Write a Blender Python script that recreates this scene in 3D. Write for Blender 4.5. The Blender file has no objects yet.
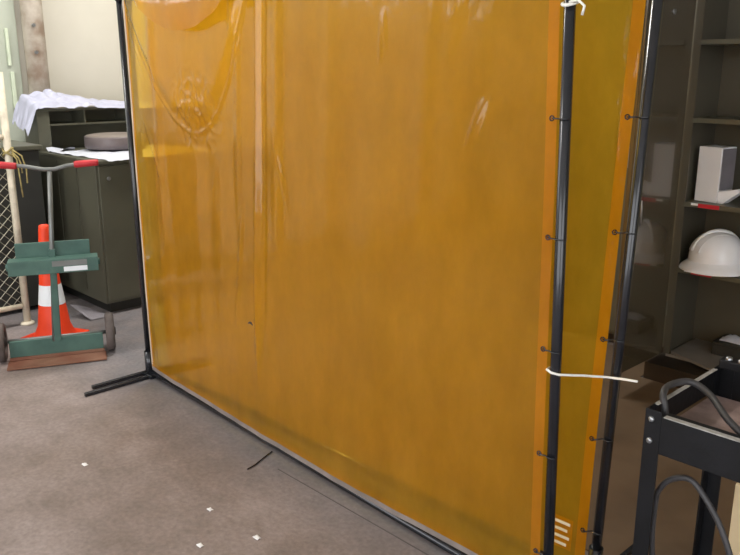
import bpy, bmesh, math, random
from mathutils import Vector, Matrix, noise
random.seed(7)
C = bpy.context.scene.collection
PI = math.pi

# ------------------------------------------------------------------ helpers
class MB:
    def __init__(s): s.bm = bmesh.new()
    def box(s, a, b, bevel=0.0, M=None):
        bm = s.bm
        r = bmesh.ops.create_cube(bm, size=1)
        vs = r['verts']
        c = [(a[i] + b[i]) / 2 for i in range(3)]; d = [abs(b[i] - a[i]) for i in range(3)]
        for v in vs:
            v.co = Vector((v.co.x * d[0] + c[0], v.co.y * d[1] + c[1], v.co.z * d[2] + c[2]))
        if bevel:
            es = list({e for v in vs for e in v.link_edges})
            rr = bmesh.ops.bevel(bm, geom=es, offset=bevel, segments=2, affect='EDGES', profile=.5)
            vs = list({v for f in rr['faces'] for v in f.verts} | {v for v in vs if v.is_valid})
        if M is not None:
            for v in vs: v.co = M @ v.co
        return s
    def tube(s, pts, r, n=12, closed=False, rs=None, M=None, caps=True):
        bm = s.bm
        P = [Vector(p) for p in pts]
        if M is not None: P = [M @ p for p in P]
        m = len(P); rings = []
        prev = None
        for i in range(m):
            if closed: t = (P[(i + 1) % m] - P[i - 1])
            else: t = P[min(i + 1, m - 1)] - P[max(i - 1, 0)]
            t.normalize()
            if prev is None:
                up = Vector((0, 0, 1)) if abs(t.z) < .9 else Vector((1, 0, 0))
                u = t.cross(up).normalized()
            else:
                u = (prev - t * prev.dot(t)).normalized()
            prev = u; w = t.cross(u)
            rad = rs[i] if rs else r
            rings.append([bm.verts.new(P[i] + (u * math.cos(2 * PI * k / n) + w * math.sin(2 * PI * k / n)) * rad) for k in range(n)])
        for i in range(m if closed else m - 1):
            A, B = rings[i], rings[(i + 1) % m]
            for k in range(n):
                bm.faces.new((A[k], A[(k + 1) % n], B[(k + 1) % n], B[k])).smooth = True
        if not closed and caps:
            bm.faces.new(rings[0][::-1]); bm.faces.new(rings[-1])
        return s
    def lathe(s, prof, n=40, M=None, sx=1.0, sy=1.0):
        bm = s.bm; M = M or Matrix()
        rings = []
        for r, z in prof:
            if r < 1e-6: rings.append([bm.verts.new(M @ Vector((0, 0, z)))])
            else: rings.append([bm.verts.new(M @ Vector((r * sx * math.cos(2 * PI * k / n), r * sy * math.sin(2 * PI * k / n), z))) for k in range(n)])
        for A, B in zip(rings, rings[1:]):
            for k in range(n):
                q = [A[k % len(A)], A[(k + 1) % len(A)], B[(k + 1) % len(B)], B[k % len(B)]]
                q2 = []
                for v in q:
                    if v not in q2: q2.append(v)
                if len(q2) > 2: bm.faces.new(q2).smooth = True
        return s
    def grid(s, nu, nv, fn, smooth=True):
        bm = s.bm
        V = [[bm.verts.new(fn(i / nu, j / nv)) for j in range(nv + 1)] for i in range(nu + 1)]
        for i in range(nu):
            for j in range(nv):
                f = bm.faces.new((V[i][j], V[i + 1][j], V[i + 1][j + 1], V[i][j + 1])); f.smooth = smooth
        return s
    def prism(s, poly, a, b):
        """extrude a polygon (list of Vectors) by the vector b-a"""
        d = Vector(b) - Vector(a)
        lo = [s.bm.verts.new(Vector(p)) for p in poly]; hi = [s.bm.verts.new(Vector(p) + d) for p in poly]
        n = len(poly)
        s.bm.faces.new(lo[::-1]); s.bm.faces.new(hi)
        for k in range(n): s.bm.faces.new((lo[k], lo[(k + 1) % n], hi[(k + 1) % n], hi[k]))
        return s
    def solid(s, th):
        bmesh.ops.recalc_face_normals(s.bm, faces=s.bm.faces)
        bmesh.ops.solidify(s.bm, geom=s.bm.faces[:], thickness=th)
        return s

def wloc(o):
    l = Vector(o.location)
    while o.parent: o = o.parent; l += Vector(o.location)
    return l
def obj(name, mb, mat, parent=None, label=None, recalc=True):
    bm = mb.bm
    if recalc: bmesh.ops.recalc_face_normals(bm, faces=bm.faces)
    if parent is not None:
        off = wloc(parent)
        for v in bm.verts: v.co -= off
    me = bpy.data.meshes.new(name); bm.to_mesh(me); bm.free()
    o = bpy.data.objects.new(name, me); C.objects.link(o)
    me.materials.append(mat)
    if parent is not None: o.parent = parent
    if label: o['label'] = label
    return o
def thing(name, label, cat, loc, group=None):
    o = bpy.data.objects.new(name, None); C.objects.link(o)
    o.location = loc; o.empty_display_size = .05
    return tag(o, label, cat, group)
def tag(o, label, cat, group=None):
    o['label'] = label; o['category'] = cat
    if group: o['group'] = group
    return o
def struct(name, mb, mat, parent=None):
    o = obj(name, mb, mat, parent)
    if parent is None: o['kind'] = 'structure'
    return o

def lin(c):
    return tuple(((x / 255) / 12.92 if x / 255 <= .04045 else ((x / 255 + .055) / 1.055) ** 2.4) for x in c) + (1,)
def mat(name, col, rough=.5, metal=0.0, var=.12, scale=8, bump=0.0, bscale=60, coat=0.0, col2=None, spec=.5, stretch=(1, 1, 1), coat_rough=.1, sharp=False):
    m = bpy.data.materials.new(name); m.use_nodes = True
    nt = m.node_tree; N = nt.nodes; L = nt.links
    p = N['Principled BSDF']
    p.inputs['Roughness'].default_value = rough; p.inputs['Metallic'].default_value = metal
    p.inputs['Specular IOR Level'].default_value = spec
    p.inputs['Coat Weight'].default_value = coat; p.inputs['Coat Roughness'].default_value = coat_rough
    tc = N.new('ShaderNodeTexCoord'); mp = N.new('ShaderNodeMapping'); mp.inputs['Scale'].default_value = stretch
    L.new(tc.outputs['Object'], mp.inputs['Vector'])
    nz = N.new('ShaderNodeTexNoise'); nz.inputs['Scale'].default_value = scale; nz.inputs['Detail'].default_value = 6
    L.new(mp.outputs['Vector'], nz.inputs['Vector'])
    rp = N.new('ShaderNodeValToRGB')
    a = lin(col); b = lin(col2) if col2 else tuple(x * (1 - var * 2.5) for x in a[:3]) + (1,)
    rp.color_ramp.elements[0].position = .45 if sharp else .3; rp.color_ramp.elements[0].color = b
    rp.color_ramp.elements[1].position = .55 if sharp else .62; rp.color_ramp.elements[1].color = a
    L.new(nz.outputs['Fac'], rp.inputs['Fac']); L.new(rp.outputs['Color'], p.inputs['Base Color'])
    if bump:
        n2 = N.new('ShaderNodeTexNoise'); n2.inputs['Scale'].default_value = bscale; n2.inputs['Detail'].default_value = 5
        L.new(mp.outputs['Vector'], n2.inputs['Vector'])
        bp = N.new('ShaderNodeBump'); bp.inputs['Strength'].default_value = bump; bp.inputs['Distance'].default_value = .01
        L.new(n2.outputs['Fac'], bp.inputs['Height']); L.new(bp.outputs['Normal'], p.inputs['Normal'])
    return m

def film_mat(name, trans=(1, .72, .10), diff=(.77, .45, .022), clear=.42):
    m = bpy.data.materials.new(name); m.use_nodes = True
    nt = m.node_tree; N = nt.nodes; L = nt.links
    N.remove(N['Principled BSDF']); out = N['Material Output']
    tc = N.new('ShaderNodeTexCoord'); mp = N.new('ShaderNodeMapping'); mp.inputs['Scale'].default_value = (2.2, 2.2, 1.1)
    L.new(tc.outputs['Object'], mp.inputs['Vector'])
    nz = N.new('ShaderNodeTexNoise'); nz.inputs['Scale'].default_value = 2.2; nz.inputs['Detail'].default_value = 7; nz.inputs['Roughness'].default_value = .62
    L.new(mp.outputs['Vector'], nz.inputs['Vector'])
    tr = N.new('ShaderNodeBsdfTransparent'); tr.inputs['Color'].default_value = trans + (1,)
    rp = N.new('ShaderNodeValToRGB')
    rp.color_ramp.elements[0].position = .3; rp.color_ramp.elements[0].color = tuple(x * .90 for x in diff) + (1,)
    rp.color_ramp.elements[1].position = .7; rp.color_ramp.elements[1].color = (min(1, diff[0] * 1.05), diff[1] * 1.03, diff[2] * 1.3, 1)
    L.new(nz.outputs['Fac'], rp.inputs['Fac'])
    df = N.new('ShaderNodeBsdfDiffuse'); L.new(rp.outputs['Color'], df.inputs['Color'])
    tl = N.new('ShaderNodeBsdfTranslucent'); L.new(rp.outputs['Color'], tl.inputs['Color'])
    m1 = N.new('ShaderNodeMixShader'); m1.inputs[0].default_value = .72
    L.new(df.outputs[0], m1.inputs[1]); L.new(tl.outputs[0], m1.inputs[2])
    hz = N.new('ShaderNodeMapRange'); hz.inputs['From Min'].default_value = .3; hz.inputs['From Max'].default_value = .7
    hz.inputs['To Min'].default_value = 1 - clear - .09; hz.inputs['To Max'].default_value = 1 - clear + .09
    L.new(nz.outputs['Fac'], hz.inputs['Value'])
    m2 = N.new('ShaderNodeMixShader'); L.new(hz.outputs[0], m2.inputs[0])
    L.new(tr.outputs[0], m2.inputs[1]); L.new(m1.outputs[0], m2.inputs[2])
    gl = N.new('ShaderNodeBsdfGlossy'); gl.inputs['Roughness'].default_value = .10
    lw = N.new('ShaderNodeLayerWeight'); lw.inputs['Blend'].default_value = .5
    pw_ = N.new('ShaderNodeMath'); pw_.operation = 'POWER'; pw_.inputs[1].default_value = 4.0
    L.new(lw.outputs['Facing'], pw_.inputs[0])
    fr = N.new('ShaderNodeMath'); fr.operation = 'MULTIPLY_ADD'; fr.inputs[1].default_value = .9; fr.inputs[2].default_value = .042
    L.new(pw_.outputs[0], fr.inputs[0])
    n2 = N.new('ShaderNodeTexNoise'); n2.inputs['Scale'].default_value = 9; n2.inputs['Detail'].default_value = 3
    L.new(mp.outputs['Vector'], n2.inputs['Vector'])
    bp = N.new('ShaderNodeBump'); bp.inputs['Strength'].default_value = .12; bp.inputs['Distance'].default_value = .02
    L.new(n2.outputs['Fac'], bp.inputs['Height'])
    L.new(bp.outputs['Normal'], gl.inputs['Normal'])
    m3 = N.new('ShaderNodeMixShader'); L.new(fr.outputs[0], m3.inputs[0])
    L.new(m2.outputs[0], m3.inputs[1]); L.new(gl.outputs[0], m3.inputs[2])
    L.new(m3.outputs[0], out.inputs['Surface'])
    return m

# ------------------------------------------------------------------ materials
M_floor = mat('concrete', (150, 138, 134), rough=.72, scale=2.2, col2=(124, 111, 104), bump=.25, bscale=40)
def enrich_floor():
    nt = M_floor.node_tree; N = nt.nodes; L = nt.links
    p = N['Principled BSDF']; base = p.inputs['Base Color'].links[0].from_socket
    tc = [n for n in N if n.type == 'TEX_COORD'][0]
    w = N.new('ShaderNodeTexNoise'); w.inputs['Scale'].default_value = 7; w.inputs['Detail'].default_value = 9; w.inputs['Roughness'].default_value = .7; w.inputs['Distortion'].default_value = .3
    L.new(tc.outputs['Object'], w.inputs['Vector'])
    r = N.new('ShaderNodeValToRGB'); r.color_ramp.elements[0].position = .35; r.color_ramp.elements[0].color = (.80, .79, .78, 1)
    r.color_ramp.elements[1].position = .66; r.color_ramp.elements[1].color = (1.06, 1.05, 1.06, 1)
    L.new(w.outputs['Fac'], r.inputs['Fac'])
    mx = N.new('ShaderNodeMix'); mx.data_type = 'RGBA'; mx.blend_type = 'MULTIPLY'; mx.inputs[0].default_value = 1
    L.new(base, mx.inputs[6]); L.new(r.outputs['Color'], mx.inputs[7])
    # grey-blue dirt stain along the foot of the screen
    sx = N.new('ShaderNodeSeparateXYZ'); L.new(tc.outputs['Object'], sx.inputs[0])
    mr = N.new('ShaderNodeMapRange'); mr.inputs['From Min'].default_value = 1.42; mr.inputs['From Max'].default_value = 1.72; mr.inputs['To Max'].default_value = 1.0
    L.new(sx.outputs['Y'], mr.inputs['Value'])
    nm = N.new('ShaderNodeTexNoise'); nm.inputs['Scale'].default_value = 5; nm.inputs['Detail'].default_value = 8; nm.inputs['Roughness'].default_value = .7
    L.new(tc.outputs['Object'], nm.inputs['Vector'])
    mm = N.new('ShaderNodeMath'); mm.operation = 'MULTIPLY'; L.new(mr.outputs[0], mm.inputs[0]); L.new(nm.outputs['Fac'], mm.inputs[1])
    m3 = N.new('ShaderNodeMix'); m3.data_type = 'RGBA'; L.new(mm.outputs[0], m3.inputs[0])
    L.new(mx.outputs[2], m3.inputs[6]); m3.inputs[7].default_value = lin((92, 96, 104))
    fn = N.new('ShaderNodeTexNoise'); fn.inputs['Scale'].default_value = 55; fn.inputs['Detail'].default_value = 4
    L.new(tc.outputs['Object'], fn.inputs['Vector'])
    fr = N.new('ShaderNodeValToRGB'); fr.color_ramp.elements[0].position = .3; fr.color_ramp.elements[0].color = (.82, .82, .82, 1)
    fr.color_ramp.elements[1].position = .7; fr.color_ramp.elements[1].color = (1.08, 1.08, 1.08, 1); L.new(fn.outputs['Fac'], fr.inputs['Fac'])
    m4 = N.new('ShaderNodeMix'); m4.data_type = 'RGBA'; m4.blend_type = 'MULTIPLY'; m4.inputs[0].default_value = 1
    L.new(m3.outputs[2], m4.inputs[6]); L.new(fr.outputs['Color'], m4.inputs[7])
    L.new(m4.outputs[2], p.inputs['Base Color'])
enrich_floor()
M_wall = mat('cream_paint', (212, 207, 193), rough=.75, var=.04, scale=1.5, bump=.08, bscale=30)
M_wallR = mat('olive_paint', (150, 142, 108), rough=.7, var=.06, scale=1.5)
M_ceil = mat('ceiling_paint', (215, 212, 205), rough=.8, var=.03)
M_green_pale = mat('pale_green_paint', (214, 224, 200), rough=.6, var=.05)
M_green_wall = mat('greenish_wall_board', (188, 194, 178), rough=.7, var=.05, scale=4)
M_pipe = mat('weathered_pipe', (196, 186, 172), rough=.7, scale=9, col2=(150, 130, 112), bump=.2)
M_olive = mat('olive_steel', (90, 89, 75), rough=.42, var=.1, scale=3, coat=.15, coat_rough=.25)
M_olive_in = mat('olive_steel_inside', (86, 81, 68), rough=.5, var=.08, scale=3)
M_olive_gloss = mat('glossy_olive_steel', (84, 74, 55), rough=.25, var=.12, scale=2, coat=1, coat_rough=.07, spec=.6, stretch=(1, 1, .3))
M_dark_in = mat('dark_inside', (44, 44, 40), rough=.6, var=.1)
M_black = mat('black_steel', (30, 32, 38), rough=.24, var=.15, scale=20, coat=.3)
M_blackrack = mat('black_rack_paint', (20, 21, 25), rough=.5, var=.2, scale=12, bump=.1, spec=.3)
M_edge = mat('pale_edge', (176, 174, 170), rough=.4, var=.15, scale=30)
M_bolt = mat('zinc', (170, 172, 176), rough=.35, metal=.8, var=.05)
M_film = film_mat('amber_film', clear=.44)
M_hem = film_mat('amber_film_hem', trans=(1, .62, .03), diff=(.86, .45, .02), clear=.26)
M_bind = mat('pale_edge_binding', (205, 185, 160), rough=.5, var=.1, scale=12)
M_binddark = mat('grey_bottom_binding', (138, 128, 122), rough=.55, var=.15, scale=12)
M_white = mat('white_plastic', (238, 240, 244), rough=.35, var=.02, coat=.3)
M_whitetie = mat('white_tie', (240, 238, 230), rough=.4, var=.02)
M_paper = mat('white_paper', (200, 203, 214), rough=.8, var=.05, scale=14, bump=.2, bscale=25)
M_sheet = mat('bluish_white_sheet', (188, 190, 210), rough=.7, var=.05, scale=18)
M_card = mat('white_card', (240, 242, 246), rough=.6, var=.02)
M_greycard = mat('grey_card', (128, 124, 130), rough=.6, var=.1)
M_red = mat('red_rubber', (196, 44, 52), rough=.5, var=.1)
M_redlabel = mat('red_label', (206, 40, 58), rough=.5, var=.05)
M_orange = mat('orange_cone', (240, 66, 24), rough=.5, var=.08, scale=6)
M_band = mat('reflective_band', (232, 236, 240), rough=.4, var=.03)
M_green = mat('green_enamel', (72, 104, 94), rough=.5, col2=(56, 86, 78), scale=10, bump=.08)
M_rust = mat('rusty_plate', (128, 92, 72), rough=.75, col2=(110, 62, 44), scale=6, bump=.15)
M_grey = mat('grey_steel', (128, 130, 128), rough=.4, metal=.4, var=.1)
M_rubber = mat('dusty_rubber', (96, 86, 82), rough=.8, var=.15, scale=20)
M_darkrubber = mat('dark_wheel', (52, 44, 42), rough=.7, var=.15)
M_hose = mat('black_hose', (62, 60, 62), rough=.5, var=.1, scale=30)
M_disc = mat('brown_disc', (128, 118, 110), rough=.6, var=.1, scale=10)
M_discside = mat('disc_side', (108, 98, 98), rough=.4, var=.12, scale=10, metal=.2)
M_galv = mat('galvanised_wire', (190, 188, 170), rough=.5, metal=.3, var=.1)
M_post = mat('pale_post', (222, 212, 190), rough=.6, var=.12, scale=14)
M_rope = mat('yellow_rope', (176, 160, 104), rough=.9, var=.2, scale=40)
M_cream = mat('cream_carton', (226, 204, 164), rough=.75, var=.05)
M_dust = mat('dusty_board', (158, 136, 130), rough=.85, col2=(120, 102, 98), scale=12, bump=.2)
M_board = mat('grey_board', (138, 132, 124), rough=.5, var=.12, scale=5)
M_plinth = mat('brown_plinth', (44, 33, 20), rough=.6, var=.15)
M_joint = mat('floor_joint', (92, 86, 84), rough=.85, var=.1)
M_lamp = bpy.data.materials.new('lamp_tube'); M_lamp.use_nodes = True
_p = M_lamp.node_tree.nodes['Principled BSDF']; _p.inputs['Emission Color'].default_value = (1, .97, .9, 1); _p.inputs['Emission Strength'].default_value = 6

# ------------------------------------------------------------------ setting
X0, X1, Y0, Y1, ZC = -5.85, 4.0, -4.0, 4.5, 4.2
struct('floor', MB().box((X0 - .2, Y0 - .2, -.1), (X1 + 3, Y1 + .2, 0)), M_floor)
wb_ = MB(); wb_.box((X0 - .15, Y0, 0), (X0, Y1, 2.25)); wb_.box((X0 - .15, Y0, 3.7), (X0, Y1, ZC))
wb_.box((X0 - .15, Y0, 2.25), (X0, -3.3, 3.7)); wb_.box((X0 - .15, .5, 2.25), (X0, Y1, 3.7))
struct('wall_back', wb_, M_wall)
wf_ = MB()
for y in (-3.3, -2.05, -.8, .45): wf_.box((X0 - .1, y, 2.25), (X0 - .04, y + .05, 3.7))
for z in (2.25, 3.65): wf_.box((X0 - .1, -3.25, z), (X0 - .04, .45, z + .05))
struct('added_window_1', wf_, M_wallR)  # unseen high window, added so the film crinkles catch highlights
struct('wall_right', MB().box((X0, Y1, 0), (X1, Y1 + .15, ZC)), M_wallR)
wl_ = MB(); wl_.box((X0, Y0 - .15, 0), (-3.2, Y0, ZC)); wl_.box((-3.2, Y0 - .15, 3.4), (2.6, Y0, ZC)); wl_.box((2.6, Y0 - .15, 0), (X1, Y0, ZC))  # doorway gap added out of view to let in daylight
struct('wall_left', wl_, M_wall)
struct('ceiling', MB().box((X0 - .15, Y0 - .15, ZC), (X1, Y1 + .15, ZC + .1)), M_ceil)
# unseen front wall with a doorway added for daylight: lintel and piers
fw = MB(); fw.box((X1, Y0 - .15, 3.6), (X1 + .15, Y1 + .15, ZC)); fw.box((X1, Y0 - .15, 0), (X1 + .15, Y0 + .6, 3.6)); fw.box((X1, .9, 0), (X1 + .15, Y1 + .15, 3.6))
struct('wall_front', fw, M_wall)
struct('trim_1', MB().box((X0 + .0125, 2.138, 1.53), (X0 + .03, 2.160, 1.78), .004), M_green_pale)
struct('trim_2', MB().box((X0 + .0125, 2.146, 1.24), (X0 + .03, 2.172, 1.49), .004), M_green_pale)
struct('trim_4', MB().box((X0, .9, 0), (X0 + .012, 2.225, 3.2), .002), M_green_wall)
# saw-cut joint in the concrete beside the screen
struct('trim_3', MB().box((-2.25, 1.672, 0), (-1.1, 1.677, .001)), M_joint)

pd = thing('wall_pipe', 'weathered grey-brown vertical pipe up the cream wall behind the desk', 'pipe', (X0 + .09, 2.31, 0))
obj('pipe', MB().tube([(X0 + .09, 2.31, 0), (X0 + .09, 2.31, ZC)], .072, 20), M_pipe, pd)
for z_ in (1.62, 1.80, 2.6):
    obj('pipe_bolt', MB().tube([(X0 + .155, 2.285, z_), (X0 + .175, 2.284, z_)], .012, 8), M_bolt, pd)

# ------------------------------------------------------------------ welding screens
def tangent_frame(A, B):
    A = Vector(A + (0,)); B = Vector(B + (0,)); t = (B - A).normalized()
    n = Vector((t.y, -t.x, 0))          # towards the viewer's side (-Y)
    return A, t, n, (B - A).length
def seg_dist(s, z, a, b):
    px, pz = b[0] - a[0], b[1] - a[1]
    q = max(0, min(1, ((s - a[0]) * px + (z - a[1]) * pz) / (px * px + pz * pz)))
    return math.hypot(s - a[0] - q * px, z - a[1] - q * pz), q
def sstep(x): x = max(0, min(1, x)); return x * x * (3 - 2 * x)
def disp_front(s, z, L):
    d = 0.03 * math.sin(PI * s / L) * (1 - z / 2.2)
    d += .010 * noise.noise(Vector((s * 2.2, z * .8, 3)))
    d += .0035 * noise.noise(Vector((s * 9, z * 2.0, 7)))
    # deep slack pouch near the top of the left end
    if s < .655: zv = 1.25 + 1.5 * (s - .655) ** 2
    else: zv = 1.25 + 3.15 * (s - .655) ** 2
    win = sstep((s - .05) / .06) * sstep((1.08 - s) / .06)
    q = z - zv
    d += win * (.022 * sstep((q + .01) / .12) * sstep((2.2 - z) / .5))
    d += win * .009 * math.exp(-(q / .0075) ** 2)
    # crinkles at the bottom of the pouch
    rr = math.hypot((s - .67) / .14, (z - 1.34) / .12)
    if rr < 1.6:
        d += .017 * math.exp(-rr * rr) * (.5 - min(1, 3.2 * abs(noise.noise(Vector((s * 22 + z * 8, z * 17 - s * 9, 1))))))
    # long vertical gathers
    sc = 1.126 - (1.74 - z) * .059
    fade = sstep((z - .2) / .5)
    d += fade * (.014 * math.exp(-((s - sc) / .012) ** 2) - .008 * math.exp(-((s - sc - .035) / .02) ** 2))
    for (s0, w_, a_, lo) in ((.30, .03, .006, .5), (.96, .02, .006, .7), (1.22, .03, .008, .6), (1.5, .05, .006, .7), (1.95, .04, .004, .8)):
        d += a_ * sstep((z - lo) / .6) * math.exp(-((s - s0 - .05 * (z - 1.2)) / w_) ** 2)
    # sharp creases
    for (a, b, w_, am) in (((2.125, 1.30), (2.172, 1.42), .006, .007), ((2.142, 1.31), (2.192, 1.435), .006, .007),
                           ((1.765, 1.52), (1.775, 1.66), .006, .006), ((1.79, 1.56), (1.785, 1.67), .006, .006),
                           ((.16, 1.30), (.33, .98), .008, .006), ((.09, 1.68), (.20, 1.48), .006, .007),
                           ((1.28, 1.0), (1.20, 1.3), .01, .005), ((.9, .5), (.98, 1.0), .012, .005)):
        ds, q2 = seg_dist(s, z, a, b)
        if ds < 4 * w_: d += am * math.exp(-(ds / w_) ** 2) * math.sin(PI * (.08 + .84 * q2))
    return d
def disp_back(s, z, L):
    return .012 * noise.noise(Vector((s * 2.0, z * .8, 13))) + .003 * noise.noise(Vector((s * 9, z * 2.5, 17)))

def welding_screen(A, B, H, label, disp, nu, nv, s0, s1, zb, off, front, lean=(0, 0)):
    A_, t, n, L = tangent_frame(A, B)
    root = thing('welding_screen', label, 'welding screen', tuple(A_ + t * L / 2))
    P = lambda s, z, d=0.0: A_ + t * (s + z * (lean[0] + (lean[1] - lean[0]) * s / L)) + n * d + Vector((0, 0, z))
    R = .0145
    for s in (0, L):
        pl = obj('pole', MB().tube([P(s, .012), P(s, H)], R, 18), M_black, root)
        obj('pole_cap', MB().lathe([(0, .03), (.012, .028), (.018, .018), (.0185, -.03), (.0165, -.032)], 18, Matrix.Translation(P(s, H))), M_black, pl)
        sk = MB().tube([P(s, .0), P(s, .13)], .021, 18)
        obj('socket', sk, M_black, pl)
        lo, hi = (.36, -.33) if front else (.36, -.33)
        ft = MB().box((-.009, -lo, .001), (.009, -.0155, .019), .003, Matrix.Translation(P(s, 0) + t * (.035 if s == 0 else .0)))
        ft.box((-.009, .0155, .001), (.009, -hi, .019), .003, Matrix.Translation(P(s, 0) + t * (.035 if s == 0 else .0)))
        ft.box((-.035 if s else -.02, -.03, .001), (.06, .03, .02), .003, Matrix.Translation(P(s, 0)))
        obj('foot', ft, M_black, root)
    obj('top_rail', MB().tube([P(0, H - .01), P(L, H - .01)], R * .9, 16), M_black, root)
    obj('bottom_rail', MB().tube([P(.02, .022, 0), P(L - .02, .022, 0)], R, 16), M_black, root)
    cur = obj('curtain', MB().grid(nu, nv, lambda u, v: P(s0 + (s1 - s0) * u, zb + (H - .03 - zb) * v,
              off + disp(s0 + (s1 - s0) * u, zb + (H - .03 - zb) * v, L))), M_film, root, 'amber translucent film')
    # hems: a doubled strip welded on the face of the film
    def strip(sa, sb, za, zb2, ns, nz, m, nm, e=.0022):
        f = lambda u, v: P(sa + (sb - sa) * u, za + (zb2 - za) * v, off + e + disp(sa + (sb - sa) * u, za + (zb2 - za) * v, L))
        return obj(nm, MB().grid(ns, nz, f), m, cur)
    strip(s1 - .032, s1, zb, H - .03, 6, nv, M_hem, 'side_hem')
    if front:
        strip(s0 - .003, s0 + .012, zb + .002, H - .03, 3, nv, M_bind, 'edge_binding')
        strip(s0, s1, zb - .006, zb + .014, nu, 3, M_binddark, 'bottom_binding')
        strip(s0 + .012, s0 + .03, zb + .014, H - .03, 4, nv, M_hem, 'side_hem')
        strip(s0, s1, zb + .014, zb + .034, nu, 4, M_film, 'bottom_hem')
    gz = [H - .15 - .30 * k for k in range(6)]
    for k, z in enumerate(gz):
        s = s1 - .012
        d = off + .005 + disp(s, z, L)
        c0 = P(s, z, d)
        ring = [c0 + (t * math.cos(a) + Vector((0, 0, 1)) * math.sin(a)) * .006 for a in [2 * PI * i / 14 for i in range(14)]]
        obj('grommet', MB().tube(ring, .0018, 6, closed=True), M_black, cur)
        cp = P(L, z, 0)
        loop = [c0 - n * .001] + [c0 + t * .008 + n * .004] + [cp + (n * math.cos(a) - t * math.sin(a)) * (R + .0025) for a in (.9, .3, -.4, -1.2)]
        obj('curtain_tie', MB().tube(loop, .0022, 6), M_black if (k or not front) else M_whitetie, cur)
    return root, P, cur, L

H = 1.835
scr, P1f, cur1, L1 = welding_screen((-3.481, 1.808), (-1.048, 1.713), H,
    'wide amber welding screen in front, its film creased and sagging at the top left corner', disp_front, 320, 220, .045, 2.412, .052, .002, True, (-.016, -.027))
scr2, P2f, cur2, L2 = welding_screen((-3.545, 1.872), (-1.022, 1.917), H,
    'second amber welding screen standing behind the wide one, white warning label near its bottom corner', disp_back, 110, 60, .17, 2.500, .05, .019, False, (0, .028))
# slack film folded over the top rail
def flap(u, v):
    s = .20 + .90 * u
    zl = 1.652 + (.9 if s < .66 else 1.05) * (s - .66) ** 2 * (1.0 if s < .66 else .75)
    z = zl + (H + .004 - zl) * v
    d = .034 + disp_front(s, z, L1) + .012 * math.sin(PI * (1 - v)) + .006 * noise.noise(Vector((s * 6, z * 5, 4))) + .01 * (1 - v)
    return P1f(s, z, d)
obj('folded_flap', MB().grid(70, 24, flap), M_film, cur1, 'slack film folded over the top rail')
# small slit in the film
sl = MB(); pts = [P1f(1.055 + .035 * (q - .5), .538 + .008 * math.sin(PI * q), .0235 + disp_front(1.055, .538, L1)) for q in [i / 8 for i in range(9)]]
sl.tube(pts, .003, 8, rs=[.0008 + .0035 * math.sin(PI * i / 8) for i in range(9)])
obj('slit', sl, M_plinth, cur1, 'small dark slit')
# warning label on the second screen
lb = MB()
lab = obj('warning_label', MB().grid(6, 6, lambda u, v: P2f(2.370 + .085 * u, .095 + .105 * v, .024 + disp_back(2.370 + .085 * u, .095 + .105 * v, L2))), M_hem, cur2, 'faint printed white label')
for k in range(4):
    z0 = .105 + .024 * k
    obj('print_line', MB().grid(8, 2, lambda u, v: P2f(2.377 + (.07 if k % 2 else .062) * u, z0 + .010 * v, .0255 + disp_back(2.377 + .07 * u, z0 + .01 * v, L2))), M_whitetie, lab)

# ties
tp = [(-1.088, 1.716, .734), (-1.086, 1.700, .733), (-1.069, 1.6935, .731), (-1.050, 1.703, .728), (-1.03, 1.80, .704), (-1.012, 1.887, .681), (-.995, 1.8935, .681), (-.97, 1.892, .686), (-.921, 1.88, .697)]
tag(obj('wire_tie', MB().tube(tp, .0035, 8), M_whitetie), 'long white wire tie joining the two screen poles, tail sticking out', 'tie')
c0 = Vector((-1.048 - .027 * 1.655, 1.716, 1.655))
tt = MB(); tt.tube([c0 + Vector((math.cos(a) * .0185, math.sin(a) * .0185, .006 * math.sin(a))) for a in [2 * PI * i / 20 for i in range(20)]], .0042, 8, closed=True)
tt.tube([c0 + Vector((.008, -.017, 0)), c0 + Vector((.03, -.016, .004)), c0 + Vector((.046, -.012, -.010)), c0 + Vector((.040, -.01, -.03))], .0035, 8)
tag(obj('cable_tie', tt, M_whitetie), 'white cable tie looped round the top of the near screen pole', 'tie')

# ------------------------------------------------------------------ steel cabinet with hats
cab = thing('steel_cabinet', 'open dark olive steel cabinet with shelves of white hard hats', 'cabinet', (-1.25, 3.9, 0))
cx0, cx1, cy0, cy1, ctop = -1.703, -.80, 3.73, 4.05, 2.15
b = MB()
b.box((cx0, cy0, .1), (cx0 + .014, cy1, ctop)); b.box((cx1 - .014, cy0, .1), (cx1, cy1, ctop))
b.box((cx0 + .014, cy1 - .012, .1), (cx1 - .014, cy1, ctop)); b.box((cx0, cy0, ctop), (cx1, cy1, ctop + .014))
b.box((cx0 + .014, cy0, .1), (cx0 + .034, cy0 + .012, ctop)); b.box((cx1 - .034, cy0, .1), (cx1 - .014, cy0 + .012, ctop))
obj('body', b, M_olive_in, cab)
obj('bottom_panel', MB().box((cx0 + .0145, cy0, .088), (cx1 - .0145, cy1 - .013, .102)), M_board, cab)
obj('plinth', MB().box((cx0 - .02, cy0 - .15, 0), (cx1 - .01, cy1 - .01, .087)), M_plinth, cab)
bdp = [Vector((x, y, .103)) for x, y in ((-1.665, 3.745), (-1.665, 4.03), (-.83, 4.03), (-.83, 3.60), (-1.25, 3.60), (-1.445, 3.65))]
tag(obj('board', MB().prism(bdp, (0, 0, 0), (0, 0, .012)), M_board), 'loose grey board lying in the bottom of the open cabinet', 'board')
SH = {}
for z in (1.636, 1.283, .885, .556):
    s_ = MB().box((cx0 + .0345, cy0 - .004, z - .022), (cx1 - .0345, cy1 - .013, z))
    SH[z] = obj('shelf', s_, M_olive, cab)
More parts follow.
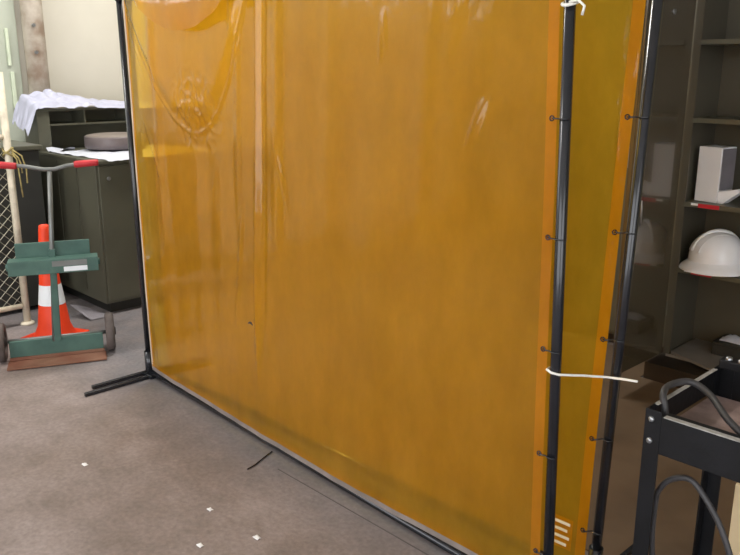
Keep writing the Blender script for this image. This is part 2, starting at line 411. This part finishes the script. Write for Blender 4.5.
for z, xa in ((.885, -1.60), (.556, -1.60)):
    obj('shelf_label', MB().box((xa, cy0 - .0062, z - .020), (xa + .10, cy0 - .0042, z - .001)), M_redlabel, SH[z], 'red label strip')
    obj('shelf_label', MB().box((xa - .035, cy0 - .0062, z - .012), (xa - .002, cy0 - .0042, z - .001)), M_card, SH[z], 'white label strip')
dr = MB().box((cx0 - .024, cy0 - .48, .1), (cx0 - .004, cy0 - .004, ctop), .003)
door = obj('door', dr, M_olive_gloss, cab, 'open door with a shiny inner face')
rib = MB()
rib.box((cx0 - .0035, cy0 - .478, .11), (cx0 + .006, cy0 - .452, ctop - .01), .002)
obj('door_flange', rib, M_olive_gloss, door)
hd = MB().tube([(cx0 - .0035, cy0 - .41, .93), (cx0 + .02, cy0 - .41, .93), (cx0 + .022, cy0 - .41, .90), (cx0 + .022, cy0 - .41, .82)], .006, 10)
obj('door_latch', hd, M_bolt, door)
kb = MB().tube([(cx0 - .0035, cy0 - .22, 1.75), (cx0 + .003, cy0 - .22, 1.75)], .012, 12)
obj('door_bolt', kb, M_bolt, door)
for z in (.3, 1.1, 1.9):
    obj('hinge', MB().tube([(cx0 - .008, cy0 + .001, z), (cx0 - .008, cy0 + .001, z + .07)], .006, 10), M_olive, door)

M_brown = mat('floor_brown', (100, 82, 62), rough=.6, scale=4, col2=(82, 66, 48))
tag(obj('floor_brown_layer', MB().prism([Vector(p + (.001,)) for p in ((-2.3, 2.06), (.3, 2.06), (.3, 3.565), (-1.735, 3.565), (-1.735, 3.895), (-2.3, 3.895))], (0, 0, 0), (0, 0, .005)), M_brown), 'flat layer, browner and darker than the concrete, over the floor between the screens and the open cabinet', 'mat')  # thin flat layer, browner and darker than the concrete around it

def hard_hat(loc, rot, scale, label, m):
    root = thing('hard_hat', label, 'hard hat', loc, 'hard hats on the lower shelf')
    T = Matrix.Translation(loc) @ Matrix.Rotation(rot, 4, 'Z') @ Matrix.Scale(scale, 4)
    sh = MB()
    prof = [(.112, .035), (.1125, .05), (.110, .078), (.104, .105), (.093, .130), (.078, .150), (.058, .165), (.034, .174), (.015, .177), (0, .178)]
    sh.lathe(prof, 48, T, 1.08, .98)
    obj('shell', sh, m, root)
    br = MB()
    brim = [(.108, .046), (.116, .034), (.128, .024), (.141, .012), (.147, .002), (.1475, -.002), (.144, -.003), (.137, .006), (.124, .017), (.110, .028), (.102, .040)]
    br.lathe(brim, 48, T @ Matrix.Translation((0, 0, .004)), 1.07, 1.0)
    obj('brim', br, m, root)
    rd = MB()
    for y0, w in ((0, .011), (-.042, .007), (.042, .007)):
        pts = []
        for i in range(17):
            a = PI * (.10 + .80 * i / 16)
            rx, rz = .112 * 1.08 * math.sqrt(max(.01, 1 - (y0 / .11) ** 2)), .145 * (1 - (y0 / .11) ** 2 * .62)
            pts.append(T @ Vector((math.cos(a) * rx * .985, y0, .035 + math.sin(a) ** .85 * rz)))
        rd.tube(pts, w * scale, 8)
    obj('ridge', rd, m, root)
    sb = MB().lathe([(.098, .036), (.099, .012), (.095, .012), (.094, .036)], 32, T, 1.04, .95)
    obj('headband', sb, M_greycard, root)
    return root
hard_hat((-1.524, 3.815, .5585), math.radians(228), 1.06, 'white hard hat at the left end of the lower cabinet shelf', M_white)
hard_hat((-1.165, 3.84, .5585), math.radians(200), 1.0, 'white hard hat cut off by the edge, next to the first hard hat', M_white)

# white carton with opened flap
bxr = thing('carton', 'upright white carton with shade painted on one side, on the shelf above the hard hats', 'box', (-1.585, 3.85, .886))
T = Matrix.Translation((-1.585, 3.85, .886)) @ Matrix.Rotation(math.radians(-10), 4, 'Z')
obj('box_body', MB().box((-.062, -.06, 0), (.058, .06, .262), .003, T), M_card, bxr)
obj('shaded_side', MB().box((.0585, -.052, .06), (.0605, .056, .255), 0, T), M_greycard, bxr, 'side in painted shade')  # shade on the carton's right face, painted as grey card
fl = MB().prism([T @ Vector(p) for p in ((.061, -.058, .001), (.061, -.058, .055), (.145, -.035, .075), (.150, -.03, .06), (.085, -.055, .001))], (0, 0, 0), T.to_3x3() @ Vector((0, .05, 0)))
obj('flap', fl, M_card, bxr)
tb = thing('storage_box', 'low dark box in the bottom of the open cabinet, under the white rag', 'box', (-1.32, 3.93, .1165))
obj('box_body', MB().box((-1.51, 3.85, .1165), (-1.15, 4.02, .17), .003), M_dark_in, tb)
obj('lid', MB().box((-1.512, 3.848, .1705), (-1.148, 4.022, .184), .003), M_dark_in, tb)
rg = MB()
def ragf(u, v):
    x, y = -1.49 + .11 * u, 3.885 + .09 * v
    return Vector((x, y, 0.1865 + .022 * math.sin(PI * u) * math.sin(PI * v) + .02 * abs(noise.noise(Vector((u * 4, v * 4, 2)))) * math.sin(PI * v)))
rg.grid(16, 12, ragf).solid(.003)
tag(obj('rag', rg, M_paper), 'small crumpled white rag on the low dark box in the open cabinet', 'rag')

# two dim lockers behind the film
def locker(x0, x1, label):
    r = thing('steel_locker', label, 'locker', ((x0 + x1) / 2, 4.18, 0), 'lockers behind the screens')
    obj('body', MB().box((x0, 3.92, .06), (x1, 4.42, 2.1), .004), M_olive, r)
    obj('plinth', MB().box((x0 + .02, 3.95, 0), (x1 - .02, 4.40, .058)), M_plinth, r)
    xm = (x0 + x1) / 2
    for a, b_, hx in ((x0 + .012, xm - .003, xm - .05), (xm + .003, x1 - .012, xm + .05)):
        d = obj('door', MB().box((a, 3.902, .08), (b_, 3.918, 2.08), .003), M_olive, r)
        obj('handle', MB().box((hx - .008, 3.888, 1.0), (hx + .008, 3.9015, 1.14), .003), M_bolt, d)
locker(-2.46, -1.76, 'dark olive steel locker seen dimly through amber film, next to the open cabinet')
locker(-3.19, -2.49, 'dark olive steel locker seen dimly through amber film, farther from the open cabinet')

# ------------------------------------------------------------------ desk with hutch (left)
dk = thing('hutch_desk', 'dark olive steel desk with pigeonhole hutch, under a crumpled white sheet', 'desk', (-5.3, 2.75, 0))
dx0, dx1, dy0, dy1, dz = -5.63, -4.577, 2.127, 3.45, .97
hx = -5.40
bd = MB()
bd.box((dx0, dy0, .07), (dx1 - .018, dy1, dz - .022), .004)
obj('body', bd, M_olive, dk)
obj('plinth', MB().box((dx0 + .04, dy0 + .04, 0), (dx1 - .06, dy1 - .04, .069)), M_dark_in, dk)
obj('desk_top', MB().box((dx0, dy0 - .006, dz - .0215), (dx1 + .004, dy1 + .006, dz), .003), M_olive, dk)
for k, (a, b_) in enumerate(((dy0 + .015, dy0 + .65), (dy0 + .66, dy1 - .015))):
    d = obj('door', MB().box((dx1 - .0175, a, .09), (dx1 - .003, b_, dz - .035), .003), M_olive, dk)
    obj('lock', MB().tube([(dx1 - .0028, a + .06, .86), (dx1 + .006, a + .06, .86)], .012, 12), M_bolt, d)
sp = MB()
for x in (-5.15, -4.86): obj('side_rib', MB().box((x - .008, dy0 - .004, .12), (x + .008, dy0 - .0005, dz - .04)), M_olive, dk)
ht = MB()
ht.box((dx0, dy0, dz + .0005), (hx, dy0 + .085, 1.232)); ht.box((dx0, dy1 - .03, dz + .0005), (hx, dy1, 1.232))
ht.box((dx0, dy0 + .085, dz + .0005), (dx0 + .012, dy1 - .03, 1.232)); ht.box((dx0, dy0, 1.2325), (hx, dy1, 1.247), .002)
obj('hutch', ht, M_olive, dk)
ps = MB(); ps.box((dx0 + .0125, dy0 + .0855, 1.135), (hx - .01, dy1 - .0305, 1.147))
obj('hutch_shelf', ps, M_olive, dk)
for y in (2.46, 2.79, 3.12):
    obj('divider', MB().box((dx0 + .0125, y, 1.1475), (hx - .012, y + .012, 1.232)), M_olive, dk)
# crumpled sheet on the hutch
def sheetf(u, v):
    x = dx0 - .005 + (hx - dx0 + .03) * u
    y = dy0 - .11 + 1.42 * v
    nn = noise.noise(Vector((x * 6, y * 5, 1))) * .5 + .5
    n2 = abs(noise.noise(Vector((x * 13, y * 11, 9))))
    k = .22 + .78 * sstep(1 - (y - dy0 - .1) / .75)
    z = 1.252 + (.02 + .10 * nn + .07 * n2) * k * (.5 + .5 * (1 - u))
    if y < dy0:                                     # hangs off the left side as a thin slanting tail
        q = (dy0 - y) / .11
        z -= .19 * q
        y = dy0 - .075 * q - .004
    if x > hx: z -= .02 * (x - hx) / .025 + .008
    return Vector((x, y, z))
sh = MB().grid(60, 110, sheetf)
tag(obj('plastic_sheet', sh, M_sheet), 'crumpled bluish white sheet draped over the top of the desk hutch', 'sheet')
# papers on the ledge
def paperf(cx, cy, w, h, rot, seed, lift=.012):
    cr, sr = math.cos(rot), math.sin(rot)
    def f(u, v):
        a, b_ = (u - .5) * w, (v - .5) * h
        x, y = cx + a * cr - b_ * sr, cy + a * sr + b_ * cr
        z = dz + .002 + lift * abs(noise.noise(Vector((a * 9, b_ * 9, seed))))
        ov = max(0, x - dx1 - .006); z -= ov * .25
        return Vector((x, y, z))
    return f
tag(obj('paper_sheet', MB().grid(40, 40, paperf(-4.93, 2.58, .72, .82, math.radians(4), 3)), M_paper), 'large white paper under the round disc, overhanging the desk ledge', 'paper')
tag(obj('paper_sheet', MB().grid(20, 20, paperf(-5.32, 2.235, .08, .17, math.radians(-6), 8, .06)), M_paper), 'small crumpled white paper at the back left of the desk ledge', 'paper')
dc = thing('round_tin', 'thick round brown-grey disc lying on the papers on the desk', 'disc', (-5.19, 2.53, .99))
T = Matrix.Translation((-5.16, 2.555, .987)) @ Matrix.Rotation(math.radians(0), 4, 'X')
obj('rim', MB().lathe([(0, 0), (.195, 0), (.203, .006), (.205, .03), (.205, .075), (.201, .081), (.195, .0815)], 56, T), M_discside, dc)
obj('lid', MB().lathe([(.195, .0818), (.191, .087), (.155, .093), (.07, .099), (0, .100)], 56, T), M_disc, dc)

# ------------------------------------------------------------------ hand truck
tr = thing('hand_truck', 'green hand truck with red grips and small wheels, in front of the cone', 'hand truck', (-4.05, 1.577, 0))
ax = Vector((.218, .484, 0)).normalized(); fw_ = Vector((ax.y, -ax.x, 0))      # axle and forward directions
O = Vector((-4.05, 1.577, 0))
def TP(a, f, z): return O + ax * a + fw_ * f + Vector((0, 0, z))
TM = Matrix.Translation(O) @ Matrix((ax.to_4d(), fw_.to_4d(), Vector((0, 0, 1, 0)), Vector((0, 0, 0, 1)))).transposed()
TM = Matrix(((ax.x, fw_.x, 0, O.x), (ax.y, fw_.y, 0, O.y), (0, 0, 1, 0), (0, 0, 0, 1)))
lean = -.02
obj('post', MB().tube([TP(-.01, .0, .10), TP(.025, .0, .62), TP(.05, -.01, 1.0)], .012, 14), M_grey, tr)
obj('lower_post', MB().box((-.012, -.012, .10), (.022, .016, .60), .003, TM @ Matrix.Rotation(math.radians(1.7), 4, 'Y')), M_green, tr)
hb = MB().tube([TP(-.215, -.015, 1.05), TP(-.06, -.012, 1.03), TP(.025, -.01, 1.012), TP(.075, -.01, 1.012), TP(.14, -.012, 1.028), TP(.28, -.015, 1.035)], .010, 12)
obj('handle_bar', hb, M_grey, tr)
for a, b_ in ((-.222, -.10), (.17, .29)):
    g = MB(); z0, z1 = (1.047, 1.034) if a < 0 else (1.031, 1.037)
    g.tube([TP(a, -.015, z0), TP(a + (b_ - a) * .1, -.015, z0 + (z1 - z0) * .1), TP(b_ - .012, -.014, z1), TP(b_, -.014, z1)], .018, 14, rs=[.015, .018, .017, .015])
    obj('grip', g, M_red, tr)
pt = obj('cradle_back', MB().box((-.155, -.032, .55), (.21, -.018, .635), .003, TM), M_green, tr)
cl = MB(); cl.box((-.19, -.017, .548), (.245, .075, .560), .002, TM); cl.box((-.19, .075, .487), (.245, .084, .560), .002, TM)
cl = obj('cradle_lip', cl, M_green, tr)
obj('label_patch', MB().box((.075, .0845, .495), (.19, .0855, .52), 0, TM), M_band, cl, 'pale worn patch')
obj('label_patch', MB().box((.02, .0845, .524), (.19, .0855, .552), 0, TM), M_grey, cl, 'grey worn patch')
for a in (-.2, .222):
    e = MB().tube([TP(a, .05, .528), TP(a + .032, .05, .528)], .018, 14)
    obj('cradle_end', e, M_green, tr)
obj('base_plate', MB().box((-.235, -.02, .02), (.235, .0, .115), .003, TM), M_green, tr)
tpz = MB(); tpz.box((-.245, .0005, .004), (.245, .13, .012), .002, TM); tpz.box((-.238, .0008, .0125), (.238, .010, .03), .002, TM)
obj('toe_plate', tpz, M_rust, tr)
obj('axle', MB().tube([TP(-.29, -.05, .105), TP(.29, -.05, .105)], .011, 12), M_grey, tr)
for sgn in (-1, 1):
    Mw = Matrix.Translation(TP(sgn * .275, -.05, .105)) @ Matrix(((fw_.x, 0, ax.x, 0), (fw_.y, 0, ax.y, 0), (0, 1, 0, 0), (0, 0, 0, 1)))
    w = MB().lathe([(.062, -.02), (.09, -.023), (.103, -.016), (.105, 0), (.103, .016), (.09, .023), (.062, .02), (.062, -.02)], 36, Mw)
    wh = obj('wheel', w, M_rubber, tr)
    obj('hub', MB().lathe([(0, -.018), (.061, -.012), (.061, .012), (.025, .02), (.02, .03), (0, .03)], 28, Mw), M_darkrubber, wh)
br = MB()
for a in (-.15, .13): obj('axle_bracket', MB().tube([TP(a, -.026, .09), TP(a, -.05, .105)], .01, 8), M_green, tr)

# traffic cone
cn = thing('traffic_cone', 'orange traffic cone with white reflective band, behind the hand truck', 'traffic cone', (-4.375, 1.70, 0))
T = Matrix.Translation((-4.375, 1.70, 0))
TR = T @ Matrix.Rotation(math.radians(24), 4, 'Z')
obj('base', MB().box((-.135, -.135, .002), (.135, .135, .03), .008, TR), M_orange, cn)
obj('body', MB().lathe([(.115, .0305), (.106, .045), (.088, .09), (.058, .33), (.031, .645), (.028, .664), (.022, .668), (.02, .64)], 40, T), M_orange, cn)
cr_ = lambda z: .088 + (.058 - .088) * (z - .09) / .24 if z < .33 else .058 + (.031 - .058) * (z - .33) / .315
for za, zb_ in ((.215, .33), (.46, .52)):
    obj('reflective_band', MB().lathe([(cr_(za) + .0012, za), (cr_(zb_) + .0012, zb_)], 40, T), M_band, cn, 'white band')

# gate of chain link on the far left
gt = thing('mesh_gate', 'pale post and chain link mesh panel beyond the hand truck', 'gate', (-4.76, 1.69, 0))
gx = -4.76
gp = obj('post', MB().tube([(gx, 1.69, 0), (gx, 1.69, 1.49)], .021, 16), M_post, gt)
obj('post_foot', MB().lathe([(0, .02), (.028, .02), (.04, .012), (.042, .001), (0, .001)], 20, Matrix.Translation((gx, 1.69, 0))), M_post, gp)
for z in (.12, 1.13):
    obj('rail', MB().tube([(gx, 1.668, z), (gx, .62, z)], .016, 14), M_post, gt)
obj('end_post', MB().tube([(gx, .60, 0), (gx, .60, 1.49)], .019, 14), M_post, gt)
wm = MB(); ya, yb, za, zb_ = .62, 1.67, .13, 1.12
st = .062
for dirn in (1, -1):
    k = -40
    while k < 60:
        c_ = k * st
        # line z = za + dirn*(y - ya) + c_
        pts = []
        for i in range(2):
            pass
        ys = sorted([max(ya, min(yb, ya + (za - za - c_) * dirn)), max(ya, min(yb, ya + (zb_ - za - c_) * dirn))])
        if ys[1] - ys[0] > .01:
            f = lambda y: za + c_ + dirn * (y - ya)
            wm.tube([(gx + .003 * dirn, ys[0], f(ys[0])), (gx + .003 * dirn, ys[1], f(ys[1]))], .0022, 5)
        k += 1
obj('chain_link_mesh', wm, M_galv, gt)
sc_ = thing('storage_chest', 'dark green-black steel chest behind the mesh of the pale gate', 'chest', (-5.35, 1.3, 0))
obj('body', MB().box((-5.72, .72, .03), (-5.02, 1.97, 1.02), .006), M_dark_in, sc_)
obj('lid', MB().box((-5.74, .70, 1.0205), (-5.0, 1.99, 1.05), .006), M_olive, sc_)
for y in (.78, 1.91): obj('foot', MB().box((-5.68, y - .03, 0), (-5.06, y + .03, .029)), M_black, sc_)
rp = MB()
for q, (ln, dy_) in enumerate(((.20, .05), (.13, .03), (.26, .02))):
    p0 = Vector((gx + .026, 1.70, 1.06 - q * .01))
    rp.tube([p0, p0 + Vector((.012, dy_, -.04)), p0 + Vector((.01, dy_ * 1.4, -ln * .6)), p0 + Vector((.014, dy_ * 1.1 + .01, -ln))], .0045, 7)
rp.tube([Vector((gx, 1.69, 1.055)) + Vector((math.cos(a) * .027, math.sin(a) * .027, .012 * math.sin(2 * a))) for a in [2 * PI * i / 24 for i in range(24)]], .006, 7, closed=True)
rp.tube([Vector((gx, 1.69, 1.03)) + Vector((math.cos(a) * .027, math.sin(a) * .027, -.01 * math.sin(2 * a))) for a in [2 * PI * i / 24 for i in range(24)]], .006, 7, closed=True)
tag(obj('rope', rp, M_rope), 'yellowish rope end knotted round the pale gate post', 'rope')
# pale scrap on the floor behind the cone
def scrapf(u, v):
    x, y = -4.72 + .17 * u, 1.945 + .14 * v + .05 * u
    return Vector((x, y, .004 + .075 * (1 - u) * sstep(1 - v * .7) + .006 * noise.noise(Vector((u * 5, v * 5, 5)))))
tag(obj('paper_scrap', MB().grid(14, 12, scrapf).solid(.002), M_greycard), 'bent grey-white sheet on the floor behind the traffic cone', 'paper')

# ------------------------------------------------------------------ black rack (near right)
rk = thing('steel_stand', 'black bolted angle-steel stand at the lower right', 'stand', (-.45, 2.05, 0))
rx0, rx1, ry0, ry1, rz = -.865, -.05, 1.828, 2.285, .655
def angle_leg(x, y, sx, sy):
    m_ = MB(); w = .044; th = .005
    m_.box((x, y, 0), (x + sx * w, y + sy * th, rz), .001); m_.box((x, y + sy * th, 0), (x + sx * th, y + sy * w, rz), .001)
    return m_
legs = []
for (x, y, sx, sy) in ((rx0, ry0, 1, 1), (rx0, ry1, 1, -1), (rx1, ry0, -1, 1), (rx1, ry1, -1, -1)):
    lg = obj('leg', angle_leg(x, y, sx, sy), M_blackrack, rk); legs.append(lg)
    for z in (rz - .025, rz - .085):
        bt = MB()
        bt.lathe([(0, .006), (.006, .006), (.008, .003), (.008, 0)], 10, Matrix.Translation((x + sx * .018, y, z)) @ Matrix.Rotation(math.radians(90 if sy > 0 else -90), 4, 'X'))
        obj('bolt', bt, M_bolt, lg)
fr_ = MB(); fr_.box((rx0 + .0445, ry0 - .001, rz - .115), (rx1 - .0445, ry0 + .005, rz - .012), .001); fr_.box((rx0 + .046, ry0 + .0055, rz - .018), (rx1 - .046, ry0 + .04, rz - .012), .001)
fo = obj('front_rail', fr_, M_blackrack, rk)
obj('pale_edge', MB().box((rx0 + .05, ry0 - .0022, rz - .0118), (rx1 - .046, ry0 + .016, rz - .0095), .0006), M_edge, fo, 'pale top edge')  # paler strip along the rail's top edge
br_ = MB(); br_.box((rx0 + .0445, ry1 - .005, rz - .10), (rx1 - .0445, ry1 + .001, rz - .005), .001)
obj('back_rail', br_, M_blackrack, rk)
for x, sx in ((rx0, 1), (rx1, -1)):
    sr_ = MB(); sr_.box((x - sx * .001, ry0 + .0445, rz - .075), (x + sx * .005, ry1 - .0445, rz - .004), .001)
    so = obj('side_rail', sr_, M_blackrack, rk)
    obj('pale_edge', MB().box((x - sx * .001, ry0 + .045, rz - .0038), (x + sx * .012, ry1 - .045, rz - .002), .0005), M_edge, so, 'pale top edge')
obj('shelf_board', MB().box((rx0 + .0065, ry0 + .0455, rz - .105), (rx1 - .0065, ry1 - .0455, rz - .082), .002), M_dust, rk, 'dusty board')
cbk = MB(); cbk.box((rx0 + .012, ry1 - .045, rz + .001), (rx0 + .10, ry1 - .0055, rz + .03), .004)
ck = obj('corner_clamp', cbk, M_blackrack, rk)
for xx in (.035, .07):
    obj('clamp_bolt', MB().lathe([(0, .008), (.008, .008), (.01, .004), (.01, 0)], 10, Matrix.Translation((rx0 + xx, ry1 - .03, rz + .030))), M_bolt, ck)

def bez(pts, n=10):
    P = [Vector(p) for p in pts]; out = []
    for i in range(len(P) - 1):
        p0 = P[max(i - 1, 0)]; p1 = P[i]; p2 = P[i + 1]; p3 = P[min(i + 2, len(P) - 1)]
        for k in range(n):
            t = k / n
            out.append(.5 * ((2 * p1) + (p2 - p0) * t + (2 * p0 - 5 * p1 + 4 * p2 - p3) * t * t + (3 * p1 - p0 - 3 * p2 + p3) * t ** 3))
    return out + [P[-1]]
h1 = bez([(-.835, 1.895, .586), (-.845, 1.895, .64), (-.862, 1.915, .670), (-.874, 1.98, .672), (-.845, 2.04, .672), (-.785, 2.03, .655), (-.70, 1.97, .62), (-.60, 1.95, .585), (-.45, 2.0, .585)])
tag(obj('hose', MB().tube(h1, .0095, 10), M_hose), 'thick black hose arching over the top of the black stand', 'hose')
h2 = bez([(-.72, 1.94, .011), (-.78, 1.895, .04), (-.835, 1.89, .2), (-.84, 1.885, .37), (-.825, 1.88, .425), (-.795, 1.88, .46), (-.753, 1.88, .474), (-.715, 1.88, .445), (-.66, 1.88, .37), (-.61, 1.88, .25), (-.57, 1.88, .1), (-.52, 1.90, .011), (-.42, 1.95, .011)])
tag(obj('hose', MB().tube(h2, .008, 10), M_hose), 'thin dark hose looping up under the black stand', 'hose')
ct = thing('cardboard_box', 'cream cardboard box on the floor behind the black stand', 'box', (-.62, 2.52, 0))
obj('box_body', MB().box((-.80, 2.345, 0), (-.44, 2.70, .262), .004), M_cream, ct)
obj('box_tape', MB().box((-.80, 2.505, .2622), (-.44, 2.545, .2635)), M_bind, ct)

# floor litter
for k, (x, y, s_, lab_) in enumerate(((-2.803, 1.15, .012, 'tiny white paper scrap alone on the open floor, farthest left of the scraps'),
                                      (-2.181, 1.322, .011, 'tiny white scrap in the middle of the scraps on the open floor'),
                                      (-2.017, 1.178, .012, 'tiny white scrap on the open floor nearest the bottom of the picture'),
                                      (-1.925, 1.338, .013, 'tiny white scrap on the floor nearest the amber screen'))):
    f = lambda u, v, x=x, y=y, s_=s_: Vector((x + (u - .5) * 2 * s_, y + (v - .5) * 1.4 * s_, .002 + .006 * abs(noise.noise(Vector((u * 3 + x, v * 3, 1))))))
    tag(obj('paper_fleck', MB().grid(5, 4, f).solid(.001), M_card), lab_, 'litter', 'white flecks on the floor')
cw = bez([(-2.325, 1.585, .004), (-2.335, 1.63, .004), (-2.362, 1.70, .004), (-2.375, 1.742, .005)])
tag(obj('wire_end', MB().tube(cw, .003, 6), M_black), 'short dark wire on the floor reaching out from under the amber screen', 'wire')

# ------------------------------------------------------------------ light
def added_lamp(x, y, ln, power):  # unseen battens added to brighten the back of the room
    r = thing('added_ceiling_light', 'long white fluorescent batten, unseen, added under the ceiling for light', 'light', (x, y, ZC - .35), 'added fluorescent battens')
    obj('housing', MB().box((x - .09, y - ln / 2, ZC - .32), (x + .09, y + ln / 2, ZC - .26), .006), M_white, r)
    for d in (-.04, .04): obj('tube', MB().tube([(x + d, y - ln / 2 + .04, ZC - .34), (x + d, y + ln / 2 - .04, ZC - .34)], .014, 10), M_lamp, r)
    for d in (-.4, .4): obj('hanger', MB().tube([(x, y + d, ZC - .26), (x, y + d, ZC)], .006, 8), M_bolt, r)
    l = bpy.data.lights.new('added_batten_glow', 'AREA'); l.shape = 'RECTANGLE'; l.size = .2; l.size_y = ln; l.energy = power; l.color = (1, .97, .92)
    lo = bpy.data.objects.new('added_batten_glow', l); C.objects.link(lo); lo.location = (x, y, ZC - .37)
added_lamp(-4.2, 2.8, 1.5, 75)
added_lamp(-4.2, -.8, 1.5, 60)

w = bpy.data.worlds.new('sky'); bpy.context.scene.world = w; w.use_nodes = True
nt = w.node_tree; bg = nt.nodes['Background']
bg.inputs['Color'].default_value = (.95, .97, 1, 1); bg.inputs['Strength'].default_value = 2.9

cam = bpy.data.cameras.new('camera'); co = bpy.data.objects.new('camera', cam); C.objects.link(co)
cam.sensor_width = 36; cam.lens = 790 * 36 / 740; cam.clip_start = .02
co.location = (0, 0, 1.5); co.rotation_euler = (math.radians(90 - 14.7), 0, math.radians(46))
sc = bpy.context.scene; sc.camera = co
sc.view_settings.view_transform = 'Standard'; sc.view_settings.look = 'None'
sc.view_settings.gamma = 1; sc.view_settings.use_curve_mapping = False
sc.view_settings.exposure = 0.45
sc.cycles.max_bounces = 10; sc.cycles.transparent_max_bounces = 16
